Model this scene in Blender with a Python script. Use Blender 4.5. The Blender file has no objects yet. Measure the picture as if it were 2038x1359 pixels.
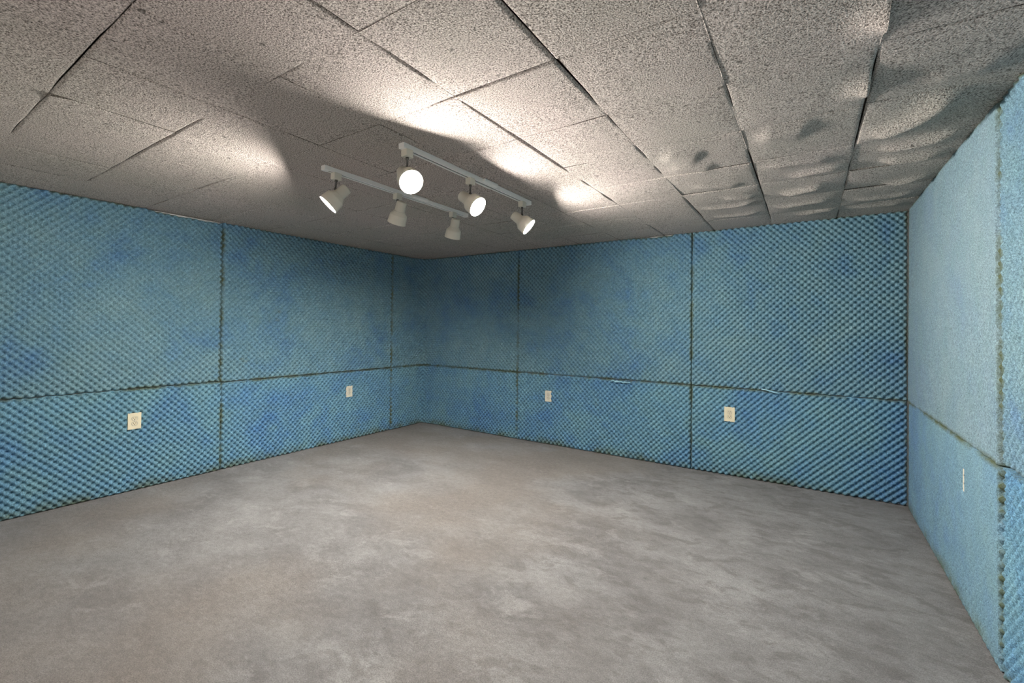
import bpy, bmesh, math, random
import numpy as np
from mathutils import Vector, Matrix

random.seed(7)
rng = np.random.default_rng(7)
SC = bpy.context.scene
COL = SC.collection
W, H = 4.953, 2.2            # room width (back wall) and ceiling height
YF = -5.3                    # wall behind the camera
TH = 0.052                   # foam: peak plane to wall

# ------------------------------------------------------------------ helpers
def link(o, parent=None):
    COL.objects.link(o)
    if parent is not None:
        o.parent = parent
    return o

def mesh_np(name, verts, faces, mat, parent=None, smooth=True, attrs=None):
    me = bpy.data.meshes.new(name)
    verts = np.asarray(verts, dtype=np.float32)
    faces = np.asarray(faces, dtype=np.int32)
    n, k = faces.shape
    me.vertices.add(len(verts)); me.vertices.foreach_set('co', verts.ravel())
    me.loops.add(n * k); me.loops.foreach_set('vertex_index', faces.ravel())
    me.polygons.add(n)
    me.polygons.foreach_set('loop_start', np.arange(0, n * k, k, dtype=np.int32))
    me.polygons.foreach_set('use_smooth', np.full(n, smooth, dtype=bool))
    for an, av in (attrs or {}).items():
        a = me.attributes.new(an, 'FLOAT', 'POINT')
        a.data.foreach_set('value', np.asarray(av, dtype=np.float32))
    me.update(); me.validate()
    me.materials.append(mat)
    return link(bpy.data.objects.new(name, me), parent)

def mesh_bm(name, bm, mat, parent=None, smooth=False, loc=None):
    bmesh.ops.recalc_face_normals(bm, faces=bm.faces)
    me = bpy.data.meshes.new(name); bm.to_mesh(me); bm.free()
    for p in me.polygons:
        p.use_smooth = smooth
    me.materials.append(mat)
    o = link(bpy.data.objects.new(name, me), parent)
    if loc is not None:
        o.location = loc
    return o

def box(bm, x0, x1, y0, y1, z0, z1, bev=0.0, seg=2):
    r = bmesh.ops.create_cube(bm, size=1.0)
    vs = r['verts']
    for v in vs:
        v.co = Vector(((x0 + x1) / 2 + v.co.x * (x1 - x0), (y0 + y1) / 2 + v.co.y * (y1 - y0), (z0 + z1) / 2 + v.co.z * (z1 - z0)))
    if bev > 0:
        es = list({e for v in vs for e in v.link_edges})
        bmesh.ops.bevel(bm, geom=es, offset=bev, segments=seg, affect='EDGES', profile=0.6)

def lathe(bm, prof, seg=40, M=None):
    """prof: list of (radius, height) turned about local z."""
    rings = []
    for r, h in prof:
        if r < 1e-6:
            rings.append([bm.verts.new((0, 0, h))])
        else:
            rings.append([bm.verts.new((r * math.cos(2 * math.pi * i / seg), r * math.sin(2 * math.pi * i / seg), h)) for i in range(seg)])
    for a, b in zip(rings, rings[1:]):
        for i in range(seg):
            j = (i + 1) % seg
            if len(a) == 1 and len(b) == 1:
                continue
            if len(a) == 1:
                bm.faces.new((a[0], b[i], b[j]))
            elif len(b) == 1:
                bm.faces.new((a[i], a[j], b[0]))
            else:
                bm.faces.new((a[i], a[j], b[j], b[i]))
    if M is not None:
        bmesh.ops.transform(bm, matrix=M, verts=[v for r in rings for v in r])

def empty(name, loc=(0, 0, 0)):
    o = bpy.data.objects.new(name, None)
    o.empty_display_size = 0.1
    o.location = loc
    return link(o)

def tag(o, label, cat, group=None):
    o['label'] = label; o['category'] = cat
    if group:
        o['group'] = group
    return o

def struct(o):
    o['kind'] = 'structure'
    return o

# ------------------------------------------------------------------ materials
class N:
    def __init__(self, name):
        self.m = bpy.data.materials.new(name); self.m.use_nodes = True
        self.t = self.m.node_tree; self.t.nodes.clear()
        self.out = self.t.nodes.new('ShaderNodeOutputMaterial')
    def n(self, typ, **kw):
        nd = self.t.nodes.new(typ)
        for k, v in kw.items():
            if k.startswith('i_'):
                nd.inputs[k[2:].replace('_', ' ')].default_value = v
            else:
                setattr(nd, k, v)
        return nd
    def l(self, a, b):
        self.t.links.new(a, b)
    def noise(self, vec, scale, detail=3.0, rough=0.55, dist=0.0):
        nd = self.n('ShaderNodeTexNoise')
        nd.inputs['Scale'].default_value = scale; nd.inputs['Detail'].default_value = detail
        nd.inputs['Roughness'].default_value = rough; nd.inputs['Distortion'].default_value = dist
        if vec is not None:
            self.l(vec, nd.inputs['Vector'])
        return nd.outputs['Fac']
    def ramp(self, fac, stops, interp='LINEAR'):
        nd = self.n('ShaderNodeValToRGB'); cr = nd.color_ramp; cr.interpolation = interp
        while len(cr.elements) < len(stops):
            cr.elements.new(0.5)
        for e, (p, c) in zip(cr.elements, stops):
            e.position = p; e.color = (c[0], c[1], c[2], 1) if hasattr(c, '__len__') else (c, c, c, 1)
        self.l(fac, nd.inputs['Fac'])
        return nd.outputs['Color']
    def mix(self, fac, a, b, mode='MIX'):
        nd = self.n('ShaderNodeMix', data_type='RGBA', blend_type=mode)
        for s, v in ((0, fac), (6, a), (7, b)):
            if hasattr(v, 'is_linked'):
                self.l(v, nd.inputs[s])
            elif s == 0:
                nd.inputs[0].default_value = v
            else:
                nd.inputs[s].default_value = (v[0], v[1], v[2], 1)
        return nd.outputs[2]
    def math(self, op, a, b=0.0, clamp=False):
        nd = self.n('ShaderNodeMath', operation=op, use_clamp=clamp)
        for i, v in enumerate((a, b)):
            if hasattr(v, 'is_linked'):
                self.l(v, nd.inputs[i])
            else:
                nd.inputs[i].default_value = v
        return nd.outputs[0]
    def bump(self, h, strength, dist, normal=None):
        nd = self.n('ShaderNodeBump'); nd.inputs['Strength'].default_value = strength; nd.inputs['Distance'].default_value = dist
        self.l(h, nd.inputs['Height'])
        if normal is not None:
            self.l(normal, nd.inputs['Normal'])
        return nd.outputs['Normal']
    def finish(self, col, rough=0.9, normal=None, spec=0.2, sheen=0.0, metal=0.0):
        b = self.n('ShaderNodeBsdfPrincipled')
        if hasattr(col, 'is_linked'):
            self.l(col, b.inputs['Base Color'])
        else:
            b.inputs['Base Color'].default_value = (*col, 1)
        b.inputs['Roughness'].default_value = rough
        b.inputs['Specular IOR Level'].default_value = spec
        b.inputs['Metallic'].default_value = metal
        if sheen:
            b.inputs['Sheen Weight'].default_value = sheen; b.inputs['Sheen Roughness'].default_value = 0.6
        if normal is not None:
            self.l(normal, b.inputs['Normal'])
        self.l(b.outputs[0], self.out.inputs['Surface'])
        return self.m
    def pos(self):
        return self.n('ShaderNodeNewGeometry').outputs['Position']

def mat_foam():
    k = N('blue_foam'); p = k.pos()
    hn = k.noise(p, 1.7, 4, 0.6, 0.4)
    hn = k.math('ADD', k.math('MULTIPLY', hn, 0.72), k.math('MULTIPLY', k.noise(p, 7.5, 3, 0.6), 0.28))
    tall = k.ramp(hn, [(0.36, (0.213, 0.346, 0.387)), (0.52, (0.169, 0.307, 0.387)), (0.66, (0.123, 0.251, 0.399))])
    low = k.ramp(hn, [(0.36, (0.198, 0.364, 0.427)), (0.51, (0.158, 0.319, 0.439)), (0.65, (0.117, 0.260, 0.452))])
    hue = k.mix(k.n('ShaderNodeAttribute', attribute_name='tint').outputs['Fac'], tall, low)  # low panels bluer: cool daylight cast against warm lamps, put into the foam colour
    hue = k.mix(k.n('ShaderNodeAttribute', attribute_name='pale').outputs['Fac'], hue, (0.285, 0.345, 0.365))
    patch = k.ramp(k.noise(p, 9.0, 3, 0.6), [(0.40, 0.0), (0.75, 1.0)])
    c = k.mix(k.math('MULTIPLY', patch, 0.35), hue, (0.165, 0.285, 0.29))
    sp = k.ramp(k.noise(p, 150.0, 3, 0.8), [(0.30, 0.45), (0.5, 1.0), (0.68, 1.62)])
    c = k.mix(1.0, c, sp, 'MULTIPLY')
    # aged, yellowed foam along the cut edges and in a few stray spots
    ed = k.n('ShaderNodeAttribute', attribute_name='edge').outputs['Fac']
    blot = k.ramp(k.noise(p, 4.5, 4, 0.65), [(0.38, 0.0), (0.58, 1.0)])
    c = k.mix(k.math('MULTIPLY', ed, k.math('MULTIPLY', blot, 0.95), True), c, (0.120, 0.135, 0.060))
    spot = k.ramp(k.noise(p, 3.3, 5, 0.75), [(0.64, 0.0), (0.74, 0.55)])
    c = k.mix(spot, c, (0.155, 0.185, 0.140))
    nb = k.bump(k.noise(p, 210.0, 2, 0.7), 0.7, 0.006)
    return k.finish(c, 0.95, nb, 0.1, 0.0)

def mat_torn():
    k = N('torn_foam'); p = k.pos()
    c = k.ramp(k.noise(p, 60, 3), [(0.3, (0.22, 0.44, 0.56)), (0.7, (0.38, 0.60, 0.68))])
    return k.finish(c, 0.95, k.bump(k.noise(p, 200, 2), 0.4, 0.004), 0.1)

def mat_ceiling():
    k = N('ceiling_carpet_tile'); p = k.pos()
    gr = k.noise(p, 185.0, 2, 0.65)
    grain = k.ramp(gr, [(0.33, (0.094, 0.079, 0.071)), (0.44, (0.374, 0.331, 0.304)), (0.57, (0.636, 0.572, 0.535)), (0.70, (0.814, 0.742, 0.702))])
    tone = k.ramp(k.noise(p, 1.1, 3, 0.5), [(0.3, (0.88, 0.90, 0.84)), (0.7, (1.05, 1.0, 0.98))])
    c = k.mix(1.0, grain, tone, 'MULTIPLY')
    blem = k.ramp(k.noise(p, 26.0, 2, 0.5), [(0.70, 0.0), (0.76, 0.75)])
    c = k.mix(blem, c, (0.09, 0.08, 0.07))
    nb = k.bump(gr, 0.9, 0.008)
    return k.finish(c, 0.95, nb, 0.1)

def mat_floor():
    k = N('grey_carpet'); p = k.pos()
    sx = k.n('ShaderNodeSeparateXYZ'); k.l(p, sx.inputs[0])
    mp = k.n('ShaderNodeMapping'); mp.inputs['Rotation'].default_value = (0, 0, math.radians(-32)); mp.inputs['Scale'].default_value = (0.85, 1.35, 1); mp.inputs['Location'].default_value = (3.7, 1.9, 0)
    k.l(p, mp.inputs['Vector']); q = mp.outputs[0]
    base = k.ramp(k.noise(q, 2.2, 6, 0.62, 0.3), [(0.30, (0.173, 0.163, 0.155)), (0.5, (0.235, 0.224, 0.217)), (0.70, (0.314, 0.302, 0.292))])
    # brushed-pile smudges, denser over the right half of the room
    sm = k.noise(q, 6.5, 4, 0.6, 0.6)
    sm = k.math('ADD', k.math('MULTIPLY', sm, 0.68), k.math('MULTIPLY', k.noise(q, 15.0, 3, 0.65, 0.3), 0.32))
    sm = k.ramp(sm, [(0.505, 0.0), (0.585, 1.0)])
    side = k.ramp(k.math('DIVIDE', sx.outputs['X'], W), [(0.38, 0.25), (0.62, 0.90)])
    c = k.mix(k.math('MULTIPLY', sm, k.math('MULTIPLY', side, 0.62)), base, (0.140, 0.129, 0.120))
    # pale scuffs
    sc = k.ramp(k.noise(q, 4.2, 5, 0.7, 0.5), [(0.56, 0.0), (0.68, 0.6)])
    c = k.mix(sc, c, (0.36, 0.343, 0.33))
    br = k.ramp(k.noise(p, 0.6, 3, 0.5), [(0.46, 0.0), (0.60, 0.7)])
    br = k.math('MULTIPLY', br, k.ramp(k.math('DIVIDE', sx.outputs['X'], W), [(0.55, 1.0), (0.80, 0.0)]))
    c = k.mix(br, c, (0.222, 0.192, 0.166))
    pile = k.noise(p, 200.0, 3, 0.8)
    c = k.mix(1.0, c, k.ramp(pile, [(0.3, 0.60), (0.7, 1.38)]), 'MULTIPLY')
    c = k.mix(1.0, c, k.ramp(k.noise(q, 30.0, 4, 0.75), [(0.35, 0.86), (0.65, 1.13)]), 'MULTIPLY')
    return k.finish(c, 0.97, k.bump(pile, 0.8, 0.006), 0.05, 0.1)

def mat_plain(name, col, rough=0.5, spec=0.4, metal=0.0, var=0.04, scale=30):
    k = N(name); p = k.n('ShaderNodeTexCoord').outputs['Object']
    f = k.noise(p, scale, 3)
    c = k.mix(f, tuple(v * (1 - var) for v in col), tuple(min(1, v * (1 + var)) for v in col))
    return k.finish(c, rough, None, spec, 0, metal)

def mat_bulb(name, strength):
    k = N(name); e = k.n('ShaderNodeEmission')
    e.inputs['Color'].default_value = (1.0, 0.965, 0.915, 1); e.inputs['Strength'].default_value = strength
    k.l(e.outputs[0], k.out.inputs['Surface'])
    return k.m

FOAM = mat_foam(); TORN = mat_torn(); CEIL = mat_ceiling(); FLOOR = mat_floor()
PAINT = mat_plain('white_wall_paint', (0.78, 0.76, 0.72), 0.8, 0.2)
LAMP = mat_plain('cream_enamel', (0.74, 0.69, 0.58), 0.42, 0.4)
RAIL = mat_plain('white_enamel', (0.90, 0.87, 0.82), 0.4, 0.4)
SLOT = mat_plain('dark_track_slot', (0.10, 0.09, 0.08), 0.6, 0.3)
STEMM = mat_plain('dark_metal_stem', (0.12, 0.11, 0.10), 0.35, 0.5, 0.8)
PLATE = mat_plain('ivory_plastic', (0.80, 0.71, 0.50), 0.4, 0.4)
PLATE2 = mat_plain('pale_ivory_plastic', (0.78, 0.72, 0.57), 0.4, 0.4)
HOLE = mat_plain('outlet_slot_black', (0.05, 0.04, 0.03), 0.7, 0.2)
SCREW = mat_plain('screw_metal', (0.55, 0.52, 0.46), 0.35, 0.5, 0.9)

# ------------------------------------------------------------------ setting
def slab(name, x0, x1, y0, y1, z0, z1, mat):
    bm = bmesh.new(); box(bm, x0, x1, y0, y1, z0, z1)
    return struct(mesh_bm(name, bm, mat))

slab('wall_left', -TH - 0.1, -TH, YF, TH + 0.1, 0, 2.26, PAINT)
slab('wall_back', -TH, W + TH, TH, TH + 0.1, 0, 2.26, PAINT)
slab('wall_right', W + TH, W + TH + 0.1, YF, TH + 0.1, 0, 2.26, PAINT)
# wall behind the camera, with a broad unseen opening added to let the world fill light in
bm = bmesh.new()
box(bm, -TH - 0.1, 0.5, YF - 0.1, YF, 0, 2.26); box(bm, 4.45, W + TH + 0.1, YF - 0.1, YF, 0, 2.26); box(bm, 0.5, 4.45, YF - 0.1, YF, 2.08, 2.26)
struct(mesh_bm('wall_front', bm, PAINT))

# floor: a gently uneven carpet
nx, ny = 90, 100
X, Y = np.meshgrid(np.linspace(-TH, W + TH, nx), np.linspace(YF, TH, ny), indexing='ij')
Z = 0.0012 * np.sin(3.1 * X + 1.3) * np.sin(2.7 * Y + 0.4)
idx = np.arange(nx * ny).reshape(nx, ny)
F = np.stack([idx[:-1, :-1], idx[1:, :-1], idx[1:, 1:], idx[:-1, 1:]], -1).reshape(-1, 4)
struct(mesh_np('floor', np.stack([X, Y, Z], -1).reshape(-1, 3), F, FLOOR))

# ceiling: 18-inch carpet squares glued up edge to edge, sagging towards the right
def smooth_noise(x, y, terms):
    v = 0
    for kx, ky, ph, a in terms:
        v = v + a * np.sin(kx * x + ky * y + ph)
    return v
XS = [-TH, 0.02, 0.47, 0.92, 1.37, 1.828, 2.28, 2.728, 3.174, 3.619, 4.078, 4.523, W + TH]
YS = [YF, -4.83, -4.38, -3.93, -3.503, -3.05, -2.58, -2.117, -1.66, -1.225, -0.82, -0.38, TH]
# hanging folds in the carpet squares: (x0, y0, x1, y1, half width, drop)
FOLDS = [(4.60, -1.74, 4.82, -2.08, .055, .030), (4.65, -1.50, 4.93, -1.64, .045, .024), (4.66, -1.32, 4.92, -1.36, .045, .028), (4.74, -0.84, 4.93, -0.98, .045, .022),
         (4.18, -0.97, 4.42, -1.03, .045, .024), (4.24, -1.33, 4.50, -1.35, .040, .018), (4.14, -2.02, 4.34, -1.98, .085, .013), (3.66, -0.80, 4.02, -0.83, .040, .017),
         (3.69, -1.99, 3.87, -1.91, .085, .011), (3.85, -1.04, 4.03, -1.00, .035, .014), (4.26, -0.30, 4.50, -0.34, .035, .016), (3.68, -1.79, 3.90, -1.71, .08, .009),
         (4.12, -0.62, 4.46, -0.66, .035, .016), (3.70, -0.50, 4.02, -0.53, .030, .012), (4.60, -0.55, 4.92, -0.60, .035, .014), (4.58, -0.28, 4.90, -0.30, .030, .012),
         (4.14, -1.58, 4.44, -1.50, .045, .012), (3.72, -1.36, 3.98, -1.32, .045, .011), (4.68, -2.25, 4.94, -2.32, .07, .014)]
def folds(X, Y):
    v = 0 * X
    for x0, y0, x1, y1, w, a in FOLDS:
        L = math.hypot(x1 - x0, y1 - y0); ux, uy = (x1 - x0) / L, (y1 - y0) / L
        t = (X - x0) * ux + (Y - y0) * uy
        q = (X - x0) * -uy + (Y - y0) * ux + 0.012 * np.sin(t * 19 + 7 * x0)
        end = np.clip(t / (L * 0.3) + 0.3, 0, 1) * np.clip((L - t) / (L * 0.3) + 0.3, 0, 1)
        end = end * end * (3 - 2 * end)
        v = v + 1.25 * a * end * np.exp(-np.abs(q / w) ** 1.6)
    return v * np.clip((W - 0.02 - X) / 0.10, 0, 1)
BUL = [(1.5 * rng.random() + 0.5, 1.5 * rng.random() + 0.7, rng.random() * 6.28, 1.0) for _ in range(5)]
GB = {('x', 7): .0024, ('x', 8): .0026, ('x', 9): .0028, ('x', 10): .0024, ('x', 11): .0028, ('x', 6): .0012, ('x', 5): .0008, ('y', 3): .0017, ('y', 4): .0015}
def gap(axis, k, t):
    base = GB.get((axis, k), 0.0013 if axis == 'y' else 0.0005)
    p = 1.7 * k + (0 if axis == 'x' else 4.1)
    n = np.sin(2.3 * t + p) + 0.7 * np.sin(5.9 * t + 2.1 * p) + 0.45 * np.sin(17.0 * t + 3.3 * p)
    return base * np.clip(0.40 + 0.55 * n, 0, 1.25)
allv, allf, off = [], [], 0
for i in range(len(XS) - 1):
    for j in range(len(YS) - 1):
        x0, x1, y0, y1 = XS[i], XS[i + 1], YS[j], YS[j + 1]
        e = np.array([0, .003, .007, .012, .02])
        def ax(a, b):
            return np.concatenate([a + e, np.linspace(a + .035, b - .035, 26), (b - e)[::-1]])
        xs, ys = ax(x0, x1), ax(y0, y1)
        X, Y = np.meshgrid(xs, ys, indexing='ij')
        # each seam opens and closes along its length; both neighbours share one gap curve
        edges = [(X - x0, gap('x', i, Y)), (x1 - X, gap('x', i + 1, Y)), (Y - y0, gap('y', j, X)), (y1 - Y, gap('y', j + 1, X))]
        round_e = 0.0
        for d, gq in edges:
            round_e = np.maximum(round_e, 0.011 * np.clip(gq / 0.0022, 0.04, 1) * np.clip(1 - d / 0.010, 0, 1) ** 2)
        for k, (d, gq) in enumerate(edges):
            mv = gq * np.clip(1 - d / 0.012, 0, 1)
            if k < 2:
                X = X + (mv if k == 0 else -mv)
            else:
                Y = Y + (mv if k == 2 else -mv)
        cx, cy = (x0 + x1) / 2, (y0 + y1) / 2
        right = np.clip((X - 3.35) / 0.9, 0, 1) * np.clip((Y + 2.9) / 1.2, 0, 1)
        near = np.clip((X - 3.2) / 1.2, 0, 1)
        sag = folds(X, Y) + 0.004 * smooth_noise(X, Y, BUL) / 5 * np.clip((W - 0.02 - X) / 0.1, 0, 1)
        pil = np.clip(np.minimum(np.minimum(X - x0, x1 - X), np.minimum(Y - y0, y1 - Y)) / 0.16, 0, 1)
        sag = sag + (0.002 + 0.010 * right * rng.random()) * (1 - (1 - pil) ** 2)
        tilt = rng.normal(0, 0.0016 + 0.0022 * float(near.mean()), 3)
        Z = H - 0.002 + round_e - sag + 0.5 * (tilt[0] * (X - cx) + tilt[1] * (Y - cy)) / 0.22 + 0.0
        if i == 10 and j in (5, 6):          # two loose edges hanging along the last long seam
            m = np.clip((X - (x1 - 0.12)) / 0.12, 0, 1) ** 2
            yc = -2.30 if j == 6 else -2.74
            Z -= 0.045 * m * np.exp(-((Y - yc) / 0.075) ** 2)
        if i == 4 and j == 3 or (i == 3 and j == 2):
            Z -= 0.014 * np.exp(-((Y + 3.93) / 0.05) ** 2) * np.exp(-((X - 1.9) / 0.12) ** 2)
        Z = np.minimum(Z, H + 0.008)
        n0, n1 = X.shape
        idx = np.arange(n0 * n1).reshape(n0, n1) + off
        top = np.stack([X, Y, Z], -1).reshape(-1, 3)
        allv.append(top); off += n0 * n1
        allf.append(np.stack([idx[:-1, :-1], idx[:-1, 1:], idx[1:, 1:], idx[1:, :-1]], -1).reshape(-1, 4))
        ring = np.concatenate([idx[0, :], idx[1:, -1], idx[-1, -2::-1], idx[-2:0:-1, 0]])
        rv = top[ring - (off - n0 * n1)].copy(); rv[:, 2] = H + 0.030
        r2 = np.arange(len(ring)) + off
        allv.append(rv); off += len(ring)
        allf.append(np.stack([ring, np.roll(ring, -1), np.roll(r2, -1), r2], -1))
bv = np.array([(-TH, YF, H + .03), (W + TH, YF, H + .03), (W + TH, TH, H + .03), (-TH, TH, H + .03)])
allv.append(bv); allf.append(np.array([[off + 3, off + 2, off + 1, off]]))
struct(mesh_np('ceiling', np.concatenate(allv), np.concatenate(allf), CEIL))

# ------------------------------------------------------------------ egg-crate foam panels
PER = 0.05                    # dimple pitch
AMP = 0.042
PHI = (1 + 5 ** 0.5) / 2
def eggcrate(s, z):
    c = -np.cos(2 * np.pi * s / PER) * np.cos(2 * np.pi * z / PER)
    t = (1 + c) / 2
    return AMP * ((t + 0.004) ** 0.46 - 1)            # 0 at the peaks, -AMP in the pits

OUTLETS = []                   # (wall, s, z) cut-outs, filled before the panels
OUT_L = [(-3.093, 0.538), (-1.148, 0.548)]
OUT_B = [(1.925, 0.535), (3.755, 0.545)]
OUT_R = [(-1.405, 0.588)]

def panel(path, s0, s1, z0, z1, label, group, proud=0.0, cut=(), top_dip=None, bow=0.0, flat=0.0, notch=False, pale=0.0, drop=0.010):
    """path(s, z) -> point on the peak plane and inward normal."""
    step = PER / 10
    ns, nz = int(round((s1 - s0) / step)) + 1, int(round((z1 - z0) / step)) + 1
    s = np.linspace(s0, s1, ns); z = np.linspace(z0, z1, nz)
    S, Zz = np.meshgrid(s, z, indexing='ij')
    ph = rng.random(8) * 6.28
    d = eggcrate(S - s0 + step * round(4 * ph[0]), Zz - z0 + step * round(4 * ph[1]))
    fl = flat * np.clip((s1 - 0.006 - S) / 0.008, 0, 1) if notch else flat
    d = d * (1 + 0.10 * np.sin(2.2 * S + ph[2]) * np.sin(2.9 * Zz + ph[3])) * (1 - fl)
    d = d + proud + 0.004 * np.sin(1.9 * S + ph[4]) * np.cos(2.3 * Zz + ph[5])
    es = np.minimum(S - s0, s1 - S); ez = np.minimum(Zz - z0, z1 - Zz)
    ed = np.minimum(es, ez)
    d = d - drop * np.clip(1 - ed / 0.014, 0, 1) ** 2
    if bow:
        d = d + bow * np.sin(np.pi * (Zz - z0) / (z1 - z0))
    for cs, cz, w2, h2 in cut:
        ins = np.minimum(w2 - np.abs(S - cs), h2 - np.abs(Zz - cz))
        a = np.clip((ins - 0.0) / 0.004, 0, 1)
        d = d * (1 - a) + (-0.030) * a
    d = np.maximum(d, -0.043)
    # slightly ragged cut outline
    jit = 0.0022 * (np.sin(37 * S + ph[6]) + np.sin(61 * Zz + ph[7]))
    bz = np.clip(1 - (Zz - z0) / 0.03, 0, 1); tz = np.clip(1 - (z1 - Zz) / 0.03, 0, 1)
    Zj = Zz + jit * (bz * (z0 > 0.05) + tz)
    if top_dip:
        a, b, amt = top_dip
        m = np.clip((S - a) / 0.15, 0, 1) * np.clip((b - S) / 0.03, 0, 1)
        Zj = Zj - amt * m * np.clip(1 - (z1 - Zz) / 0.06, 0, 1)
    P, Nn = path(S, Zj)
    V = P + Nn * d[..., None]
    n0, n1 = S.shape
    idx = np.arange(n0 * n1).reshape(n0, n1)
    verts = [V.reshape(-1, 3)]
    faces = [np.stack([idx[:-1, :-1], idx[1:, :-1], idx[1:, 1:], idx[:-1, 1:]], -1).reshape(-1, 4)]
    ring = np.concatenate([idx[:, 0], idx[-1, 1:], idx[-2::-1, -1], idx[0, -2:0:-1]])
    back = (P - Nn * (TH - 0.004)).reshape(-1, 3)[ring]
    r2 = np.arange(len(ring)) + n0 * n1
    verts.append(back)
    faces.append(np.stack([np.roll(ring, -1), ring, r2, np.roll(r2, -1)], -1))
    edge = np.clip(1 - ed / 0.020, 0, 1)
    if z0 < 0.05:
        edge = np.maximum(edge, 0.9 * np.clip(1 - (Zz - z0) / 0.085, 0, 1))
    edge = edge.reshape(-1)
    edge = np.concatenate([edge, np.full(len(ring), 0.15)])
    o = mesh_np('foam_panel', np.concatenate(verts), np.concatenate(faces), FOAM, attrs={'edge': edge, 'tint': np.full(len(edge), 0.0 if group == UG else 1.0), 'pale': np.full(len(edge), pale)})
    return tag(o, label, 'acoustic foam', group)

def left(S, Z):                # s = y
    return np.stack([0 * S, S, Z], -1), np.broadcast_to(np.array([1.0, 0, 0]), S.shape + (3,))
def back(S, Z):                # s = x, seen from inside
    return np.stack([S, 0 * S, Z], -1), np.broadcast_to(np.array([0, -1.0, 0]), S.shape + (3,))
def right(S, Z):               # s = -y
    return np.stack([W + 0 * S, -S, Z], -1), np.broadcast_to(np.array([-1.0, 0, 0]), S.shape + (3,))
def corner(rad):
    """runs along the left wall, round the far corner and on along the back wall; s = 0 at the corner."""
    def f(S, Z):
        r = rad(Z)
        q = math.pi / 4 * r
        t = np.clip((S + q) / (2 * q), 0, 1) * math.pi / 2
        onl, onb = S < -q, S > q
        sl = S + q; sb = S - q
        X = np.where(onl, 0, np.where(onb, r + sb, r - r * np.cos(t)))
        Y = np.where(onl, -r + sl, np.where(onb, 0, -r + r * np.sin(t)))
        nxn = np.where(onl, 1.0, np.where(onb, 0.0, np.cos(t)))
        nyn = np.where(onl, 0.0, np.where(onb, -1.0, -np.sin(t)))
        # keep the two outer ends on their seams although the rounded path is shorter
        dl = 2 * r - 2 * q
        X = X - np.where(S > 0, dl / 2 * 1.0 * np.clip(S / 1.5, 0, 1), 0)
        Y = Y + np.where(S < 0, dl / 2 * 1.0 * np.clip(-S / 0.54, 0, 1), 0)
        return np.stack([X, Y, Z], -1), np.stack([nxn, nyn, 0 * Z], -1)
    return f

UG, LG = 'tall blue foam panels on the walls', 'low blue foam panels along the floor'
G = 0.003
ZS = 0.777
ZT = H - 0.001
ZB = 0.004
c_lo = lambda Z: np.full_like(Z, 0.05)
c_hi = lambda Z: 0.07 + 0.15 * np.clip((Z - 1.35) / 0.85, 0, 1) ** 1.5
pw, phh = 0.0385, 0.060
panel(left, -4.42, -2.489 - G, ZS + 0.009, ZT, 'tall foam panel on left wall above the outlet nearest the camera', UG, top_dip=(-3.05, -2.49, 0.012))
panel(left, -2.489 + G, -0.537 - G, ZS + G, ZT, 'tall foam panel on left wall between the cut off front panel and the corner', UG, 0.002)
panel(corner(c_hi), -0.537 + G, 1.512 - G, ZS + G, ZT, 'tall foam panel bent round the far corner of the room', UG, 0.003)
panel(back, 1.512 + G, 3.43 - G, ZS + G, ZT, 'tall foam panel in the middle of the back wall', UG, -0.001, top_dip=(2.85, 3.26, 0.012))
panel(back, 3.43 + G, W - 0.004, ZS + G, ZT, 'tall foam panel at right end of back wall with bold dimples', UG, 0.0)
panel(right, 0.03, 1.893 - G, ZS + G, ZT, 'tall smooth looking foam panel on right wall beside the back wall', UG, 0.006, flat=0.90, drop=0.002, notch=True, pale=0.5)
panel(right, 1.893 + 0.003, 3.82, ZS + 0.016, ZT, 'tall foam panel on right wall cut by the picture edge', UG, 0.0, flat=0.45, drop=0.002, pale=0.2)
panel(left, -4.42, -2.478 - G, ZB, ZS - G + 0.009, 'low foam panel on left wall around the large cream outlet', LG, 0.002, [(OUT_L[0][0], OUT_L[0][1], pw, phh)])
panel(left, -2.478 + G, -0.537 - G, ZB, ZS - G, 'low foam panel on left wall around the small outlet near the corner', LG, -0.002, [(OUT_L[1][0], OUT_L[1][1], pw, phh)])
panel(corner(c_lo), -0.537 + G, 1.512 - G, ZB, ZS - G, 'low foam panel bent round the far corner without an outlet', LG, 0.004)
panel(back, 1.512 + G, 3.43 - G, ZB, ZS - G, 'low foam panel in the middle of the back wall around a pale outlet', LG, 0.004, [(OUT_B[0][0], OUT_B[0][1], pw, phh)])
panel(back, 3.43 + G, W - 0.004, ZB, ZS - G, 'low foam panel at right end of back wall around an ivory outlet', LG, -0.003, [(OUT_B[1][0], OUT_B[1][1], pw, phh)])
panel(right, 0.03, 1.915 - G, ZB, ZS - G, 'low foam panel on right wall around the outlet seen edge on', LG, 0.006, [(1.405, OUT_R[0][1], pw, phh)], flat=0.90, notch=True, drop=0.002, pale=0.25)
panel(right, 1.915 + 0.006, 3.82, ZB, ZS + 0.004, 'low foam panel on right wall cut by the picture corner', LG, 0.004, flat=0.3, drop=0.002)

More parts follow.
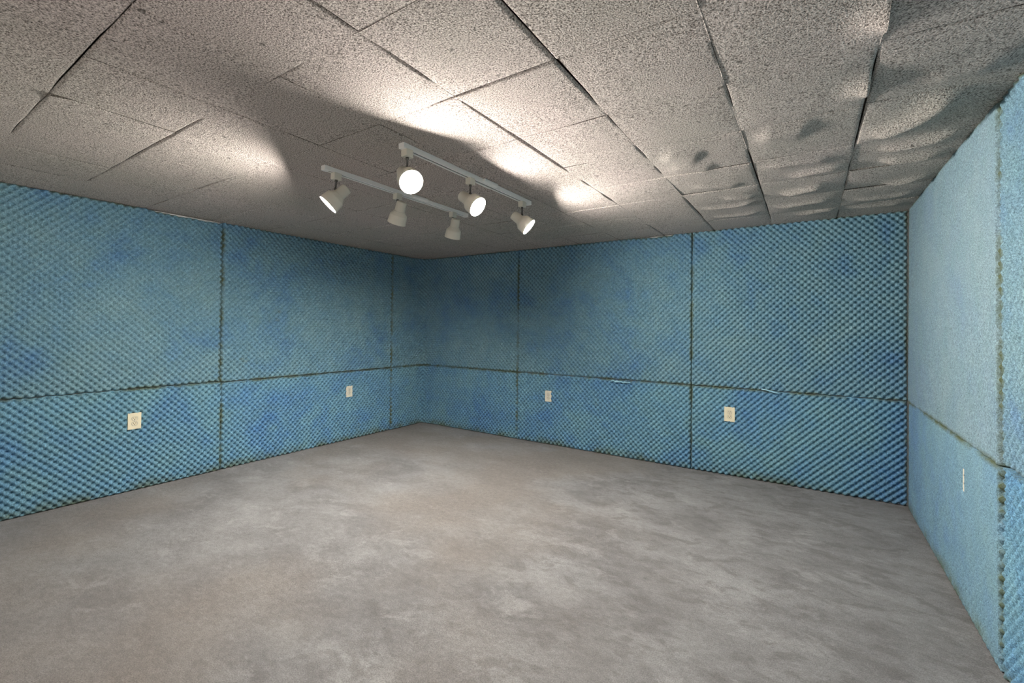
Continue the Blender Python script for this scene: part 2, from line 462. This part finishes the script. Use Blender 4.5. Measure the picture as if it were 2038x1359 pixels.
# torn strips of foam curling out of the seam on the back wall
def strip(pts, wid, label, thick=0.006):
    bm = bmesh.new()
    vs = []
    for i, (x, y, z) in enumerate(pts):
        w = wid * (0.5 + 0.5 * math.sin(2.3 * i + 0.7) ** 2) * (1 - 0.75 * (i / (len(pts) - 1)) ** 3)
        vs.append([bm.verts.new((x, y, z)), bm.verts.new((x, y - thick, z + 0.001)), bm.verts.new((x + 0.003, y - thick * 1.3, z - w)), bm.verts.new((x + 0.003, y, z - w * 1.05))])
    for a, b in zip(vs, vs[1:]):
        for q in range(4):
            bm.faces.new((a[q], a[(q + 1) % 4], b[(q + 1) % 4], b[q]))
    bm.faces.new(vs[0]); bm.faces.new(vs[-1][::-1])
    o = mesh_bm('torn_foam_strip', bm, TORN, smooth=True)
    return tag(o, label, 'foam scrap')
strip([(2.66 + 0.021 * i, -0.006 - 0.004 * (i % 2), 0.770 - 0.0012 * i + (0.005 if i % 2 else -0.004)) for i in range(11)], 0.020,
      'ragged pale blue torn foam strip in the seam of the middle back wall')
strip([(4.00, 0.004, 0.795), (4.03, -0.004, 0.792), (4.06, -0.006, 0.787), (4.09, -0.007, 0.780), (4.12, -0.007, 0.770), (4.14, -0.005, 0.760)], 0.016,
      'pale torn foam flap hanging above and right of the ivory outlet')

# ------------------------------------------------------------------ outlets
def outlet(loc, rotz, label, mat, scale=1.0):
    r = empty('wall_outlet', loc); r.rotation_euler = (0, 0, rotz)      # local -y faces the room
    tag(r, label, 'outlet', 'duplex wall outlets')
    w, h = 0.042 * scale, 0.063 * scale
    bm = bmesh.new(); box(bm, -w, w, -0.0, 0.006, -h, h, 0.003, 3)
    mesh_bm('cover_plate', bm, mat, r, False)
    bm = bmesh.new(); box(bm, -0.024, 0.024, 0.006, 0.044, -0.045, 0.045)
    mesh_bm('outlet_box', bm, HOLE, r)
    for sz in (0.0195, -0.0195):
        bm = bmesh.new()
        n = 28; top = []; bot = []
        for i in range(n):
            a = 2 * math.pi * i / n
            x = 0.0170 * math.cos(a); z = max(-0.0135, min(0.0135, 0.0170 * math.sin(a)))
            top.append(bm.verts.new((x, -0.0022, z + sz))); bot.append(bm.verts.new((x * 1.03, 0.0005, z * 1.03 + sz)))
        bm.faces.new(top)
        for i in range(n):
            bm.faces.new((top[i], top[(i + 1) % n], bot[(i + 1) % n], bot[i]))
        rec = mesh_bm('receptacle', bm, mat, r)
        # the dark line round each receptacle
        bm = bmesh.new()
        ri, ro = [], []
        for i in range(n):
            a = 2 * math.pi * i / n
            for k, lst in ((1.02, ri), (1.17, ro)):
                x = 0.0170 * k * math.cos(a); z = max(-0.0135 * k, min(0.0135 * k, 0.0170 * k * math.sin(a)))
                lst.append(bm.verts.new((x, -0.0004, z + sz)))
        for i in range(n):
            j = (i + 1) % n
            bm.faces.new((ri[i], ri[j], ro[j], ro[i]))
        mesh_bm('receptacle_gap', bm, SCREW, rec)
        bm = bmesh.new()
        box(bm, -0.0078, -0.0052, -0.0030, -0.0015, sz - 0.001, sz + 0.0085)
        box(bm, 0.0052, 0.0078, -0.0030, -0.0015, sz, sz + 0.0085)
        box(bm, -0.0026, 0.0026, -0.0030, -0.0015, sz - 0.0098, sz - 0.0045, 0.0008, 2)
        mesh_bm('contact_slots', bm, HOLE, rec)
    bm = bmesh.new(); lathe(bm, [(0.0, -0.0014), (0.0028, -0.0012), (0.0034, 0.0)], 16, Matrix.Rotation(math.radians(90), 4, 'X') @ Matrix.Scale(-1, 4, (0, 0, 1)))
    for v in bm.verts:
        v.co.y = -abs(v.co.y)
    mesh_bm('screw', bm, SCREW, r, True)
    return r
DP = 0.008
outlet((-DP + 0.003, OUT_L[0][0], OUT_L[0][1]), math.radians(90), 'large cream duplex outlet low on left wall left of the vertical seam', PLATE, 1.0)
outlet((-DP, OUT_L[1][0], OUT_L[1][1]), math.radians(90), 'cream duplex outlet on left wall close to the far corner', PLATE2, 1.0)
outlet((OUT_B[0][0], DP - 0.004, OUT_B[0][1]), 0, 'pale duplex outlet in the middle of the back wall', PLATE2, 0.98)
outlet((OUT_B[1][0], DP - 0.003, OUT_B[1][1]), 0, 'ivory duplex outlet on back wall near the right wall', PLATE, 1.03)
outlet((W - 0.006 + 0.0125, OUT_R[0][0], OUT_R[0][1]), math.radians(-90), 'white outlet edge sunk in the smooth foam of the right wall', PLATE2, 0.95)

# ------------------------------------------------------------------ track lights
ZR = H - 0.003
def track(x, y0, y1, label):
    r = empty('light_track', (x, (y0 + y1) / 2, ZR)); tag(r, label, 'track light', 'ceiling light tracks')
    L = (y1 - y0) / 2
    bm = bmesh.new()                                   # extruded rail: side walls, lips, web
    box(bm, -0.0175, 0.0175, -L, L, -0.006, 0.0)
    box(bm, -0.0175, -0.0135, -L, L, -0.027, -0.006); box(bm, 0.0135, 0.0175, -L, L, -0.027, -0.006)
    box(bm, -0.0135, -0.0065, -L, L, -0.027, -0.0235); box(bm, 0.0065, 0.0135, -L, L, -0.027, -0.0235)
    mesh_bm('rail', bm, RAIL, r)
    bm = bmesh.new(); box(bm, -0.0130, 0.0130, -L + .003, L - .003, -0.0225, -0.0065)
    mesh_bm('conductor_channel', bm, SLOT, r)
    for s in (-1, 1):
        bm = bmesh.new(); box(bm, -0.0190, 0.0190, s * L - 0.016, s * L + 0.016, -0.029, -0.0002, 0.003, 2)
        mesh_bm('end_cap', bm, RAIL, r)
    bm = bmesh.new(); box(bm, -0.038, 0.038, 0.03, 0.17, -0.022, -0.0003, 0.008, 3)
    mesh_bm('feed_canopy', bm, RAIL, r)
    return r
TA, TB = 2.055, 2.665
track(TA, -2.865, -1.625, 'white light track on ceiling nearer the left wall')
track(TB, -2.845, -1.665, 'white light track on ceiling nearer the right wall')

BULBS = {}
def spotlight(x, y, aim, label, power, stem_tilt=(0, 0), drop=0.052, rec=0.0):
    """adapter under the rail, thin stem, stepped metal shade with a reflector bulb flush in its mouth."""
    z0 = ZR - 0.027
    r = empty('track_spotlight', (x, y, z0)); tag(r, label, 'spotlight', 'spotlights on the ceiling tracks')
    bm = bmesh.new(); box(bm, -0.019, 0.019, -0.024, 0.024, -0.036, 0.003, 0.003, 2)
    mesh_bm('adapter', bm, LAMP, r)
    bot = Vector((0, 0, -0.036)); jt = Vector((stem_tilt[0], stem_tilt[1], -0.036 - drop))
    d = (jt - bot); Q = d.to_track_quat('Z', 'Y').to_matrix().to_4x4()
    bm = bmesh.new()
    lathe(bm, [(0.0, 0), (0.0085, 0), (0.0085, 0.010), (0.0052, 0.013), (0.0052, d.length), (0.0, d.length)], 16, Matrix.Translation(bot) @ Q)
    bmesh.ops.create_uvsphere(bm, u_segments=14, v_segments=8, radius=0.0085, matrix=Matrix.Translation(jt))
    mesh_bm('stem', bm, STEMM, r, True)
    a = Vector(aim).normalized()
    # side of the shade that looks up: the joint touches there
    up = Vector((0, 0, 1)); up = (up - a * up.dot(a))
    if up.length < 0.2:
        up = Vector((1, 0, 0)) - a * a.x
    up.normalize()
    # local shade frame: z along the aim, 0 at the back cap, joint at h = 0.058 on the surface r = 0.034
    org = jt - up * 0.038 - a * 0.052
    R = a.to_track_quat('Z', 'Y').to_matrix().to_4x4()
    M = Matrix.Translation(org) @ R
    prof = [(0.0, 0.002), (0.024, 0.0), (0.0305, 0.003), (0.0325, 0.009), (0.0345, 0.066), (0.0375, 0.068), (0.0395, 0.071), (0.0545, 0.089), (0.0565, 0.093), (0.0605, 0.147),
            (0.0605, 0.1485), (0.0585, 0.1485), (0.0545, 0.096), (0.040, 0.078), (0.020, 0.070), (0.0, 0.068)]
    bm = bmesh.new(); lathe(bm, prof, 48, M)
    sh = mesh_bm('shade', bm, LAMP, r, True)
    bm = bmesh.new(); lathe(bm, [(0.0352, 0.0655), (0.0385, 0.0660), (0.0400, 0.0705), (0.0392, 0.0722)], 48, M)
    mesh_bm('step_ring', bm, LAMP, sh, True)
    # bulb: reflector dome flush with the rim
    bm = bmesh.new()
    pr = [(0.0, 0.080), (0.030, 0.084), (0.0525 - rec * 0.1, 0.128 - rec), (0.0545 - rec * 0.1, 0.1410 - rec)]
    for t in range(1, 9):
        an = math.pi / 2 * t / 8
        pr.append(((0.0545 - rec * 0.1) * math.cos(an) if t < 8 else 0.0, 0.1410 - rec + 0.008 * math.sin(an)))
    lathe(bm, pr, 40, M)
    mesh_bm('bulb', bm, mat_bulb('lit_bulb', power), r, True)
    return r

PW = 470.0
spotlight(TA, -2.795, (-0.41, -0.53, -0.70), 'spotlight at front end of left track, glowing lens tilted down to the left', PW * 1.2, (0.0, -0.004))
spotlight(TA, -2.330, (-0.46, 0.10, -0.88), 'spotlight in middle of left track, facing away and down', PW * 1.25, rec=0.046)
spotlight(TA, -1.775, (-0.38, 0.17, -0.91), 'spotlight at far end of left track, facing away and down', PW * 1.25, rec=0.046)
spotlight(TB, -2.820, (0.77, -0.30, -0.58), 'spotlight at front end of right track, its large bright lens facing out', PW * 0.92)
spotlight(TB, -2.320, (0.81, 0.06, -0.58), 'spotlight in middle of right track with the smaller bright lens', PW * 0.92)
spotlight(TB, -1.745, (0.72, 0.30, -0.64), 'spotlight at far end of right track, glowing lens tilted down to the right', PW * 1.1)

# ------------------------------------------------------------------ light and camera
wd = bpy.data.worlds.new('World'); SC.world = wd; wd.use_nodes = True
bg = wd.node_tree.nodes['Background']
wt = wd.node_tree                          # added ambient fill, made stronger from below to lift the ceiling
tc = wt.nodes.new('ShaderNodeTexCoord'); sp = wt.nodes.new('ShaderNodeSeparateXYZ'); rp = wt.nodes.new('ShaderNodeValToRGB')
mr = wt.nodes.new('ShaderNodeMapRange'); mr.inputs['From Min'].default_value = -0.6; mr.inputs['From Max'].default_value = 0.6
wt.links.new(tc.outputs['Generated'], sp.inputs[0]); wt.links.new(sp.outputs['Z'], mr.inputs['Value']); wt.links.new(mr.outputs[0], rp.inputs[0])
rp.color_ramp.elements[0].color = (1.0, 0.955, 0.91, 1); rp.color_ramp.elements[1].color = (0.42, 0.42, 0.42, 1)
wt.links.new(rp.outputs[0], bg.inputs['Color']); bg.inputs['Strength'].default_value = 0.38

yaw, pit, rol = -0.58484, 0.011725, 0.011033
fw = Vector((math.sin(yaw) * math.cos(pit), math.cos(yaw) * math.cos(pit), math.sin(pit)))
rt = Vector((math.cos(yaw), -math.sin(yaw), 0)); up = rt.cross(fw)
r2 = rt * math.cos(rol) + up * math.sin(rol); u2 = -rt * math.sin(rol) + up * math.cos(rol)
cam = bpy.data.cameras.new('camera'); co = link(bpy.data.objects.new('camera', cam))
Mx = Matrix((r2, u2, -fw)).transposed().to_4x4(); Mx.translation = (4.33693, -4.38198, 1.29051)
co.matrix_world = Mx
cam.sensor_fit = 'HORIZONTAL'; cam.sensor_width = 36.0; cam.lens = 891.489 / 2038 * 36.0
cam.shift_y = -37.68 / 2038
cam.clip_start = 0.05; cam.clip_end = 60
SC.camera = co

vs = SC.view_settings
vs.view_transform = 'Standard'; vs.look = 'None'; vs.gamma = 1.0; vs.use_curve_mapping = False
vs.exposure = 1.28
SC.cycles.max_bounces = 8; SC.cycles.diffuse_bounces = 6
SC.cycles.use_denoising = True
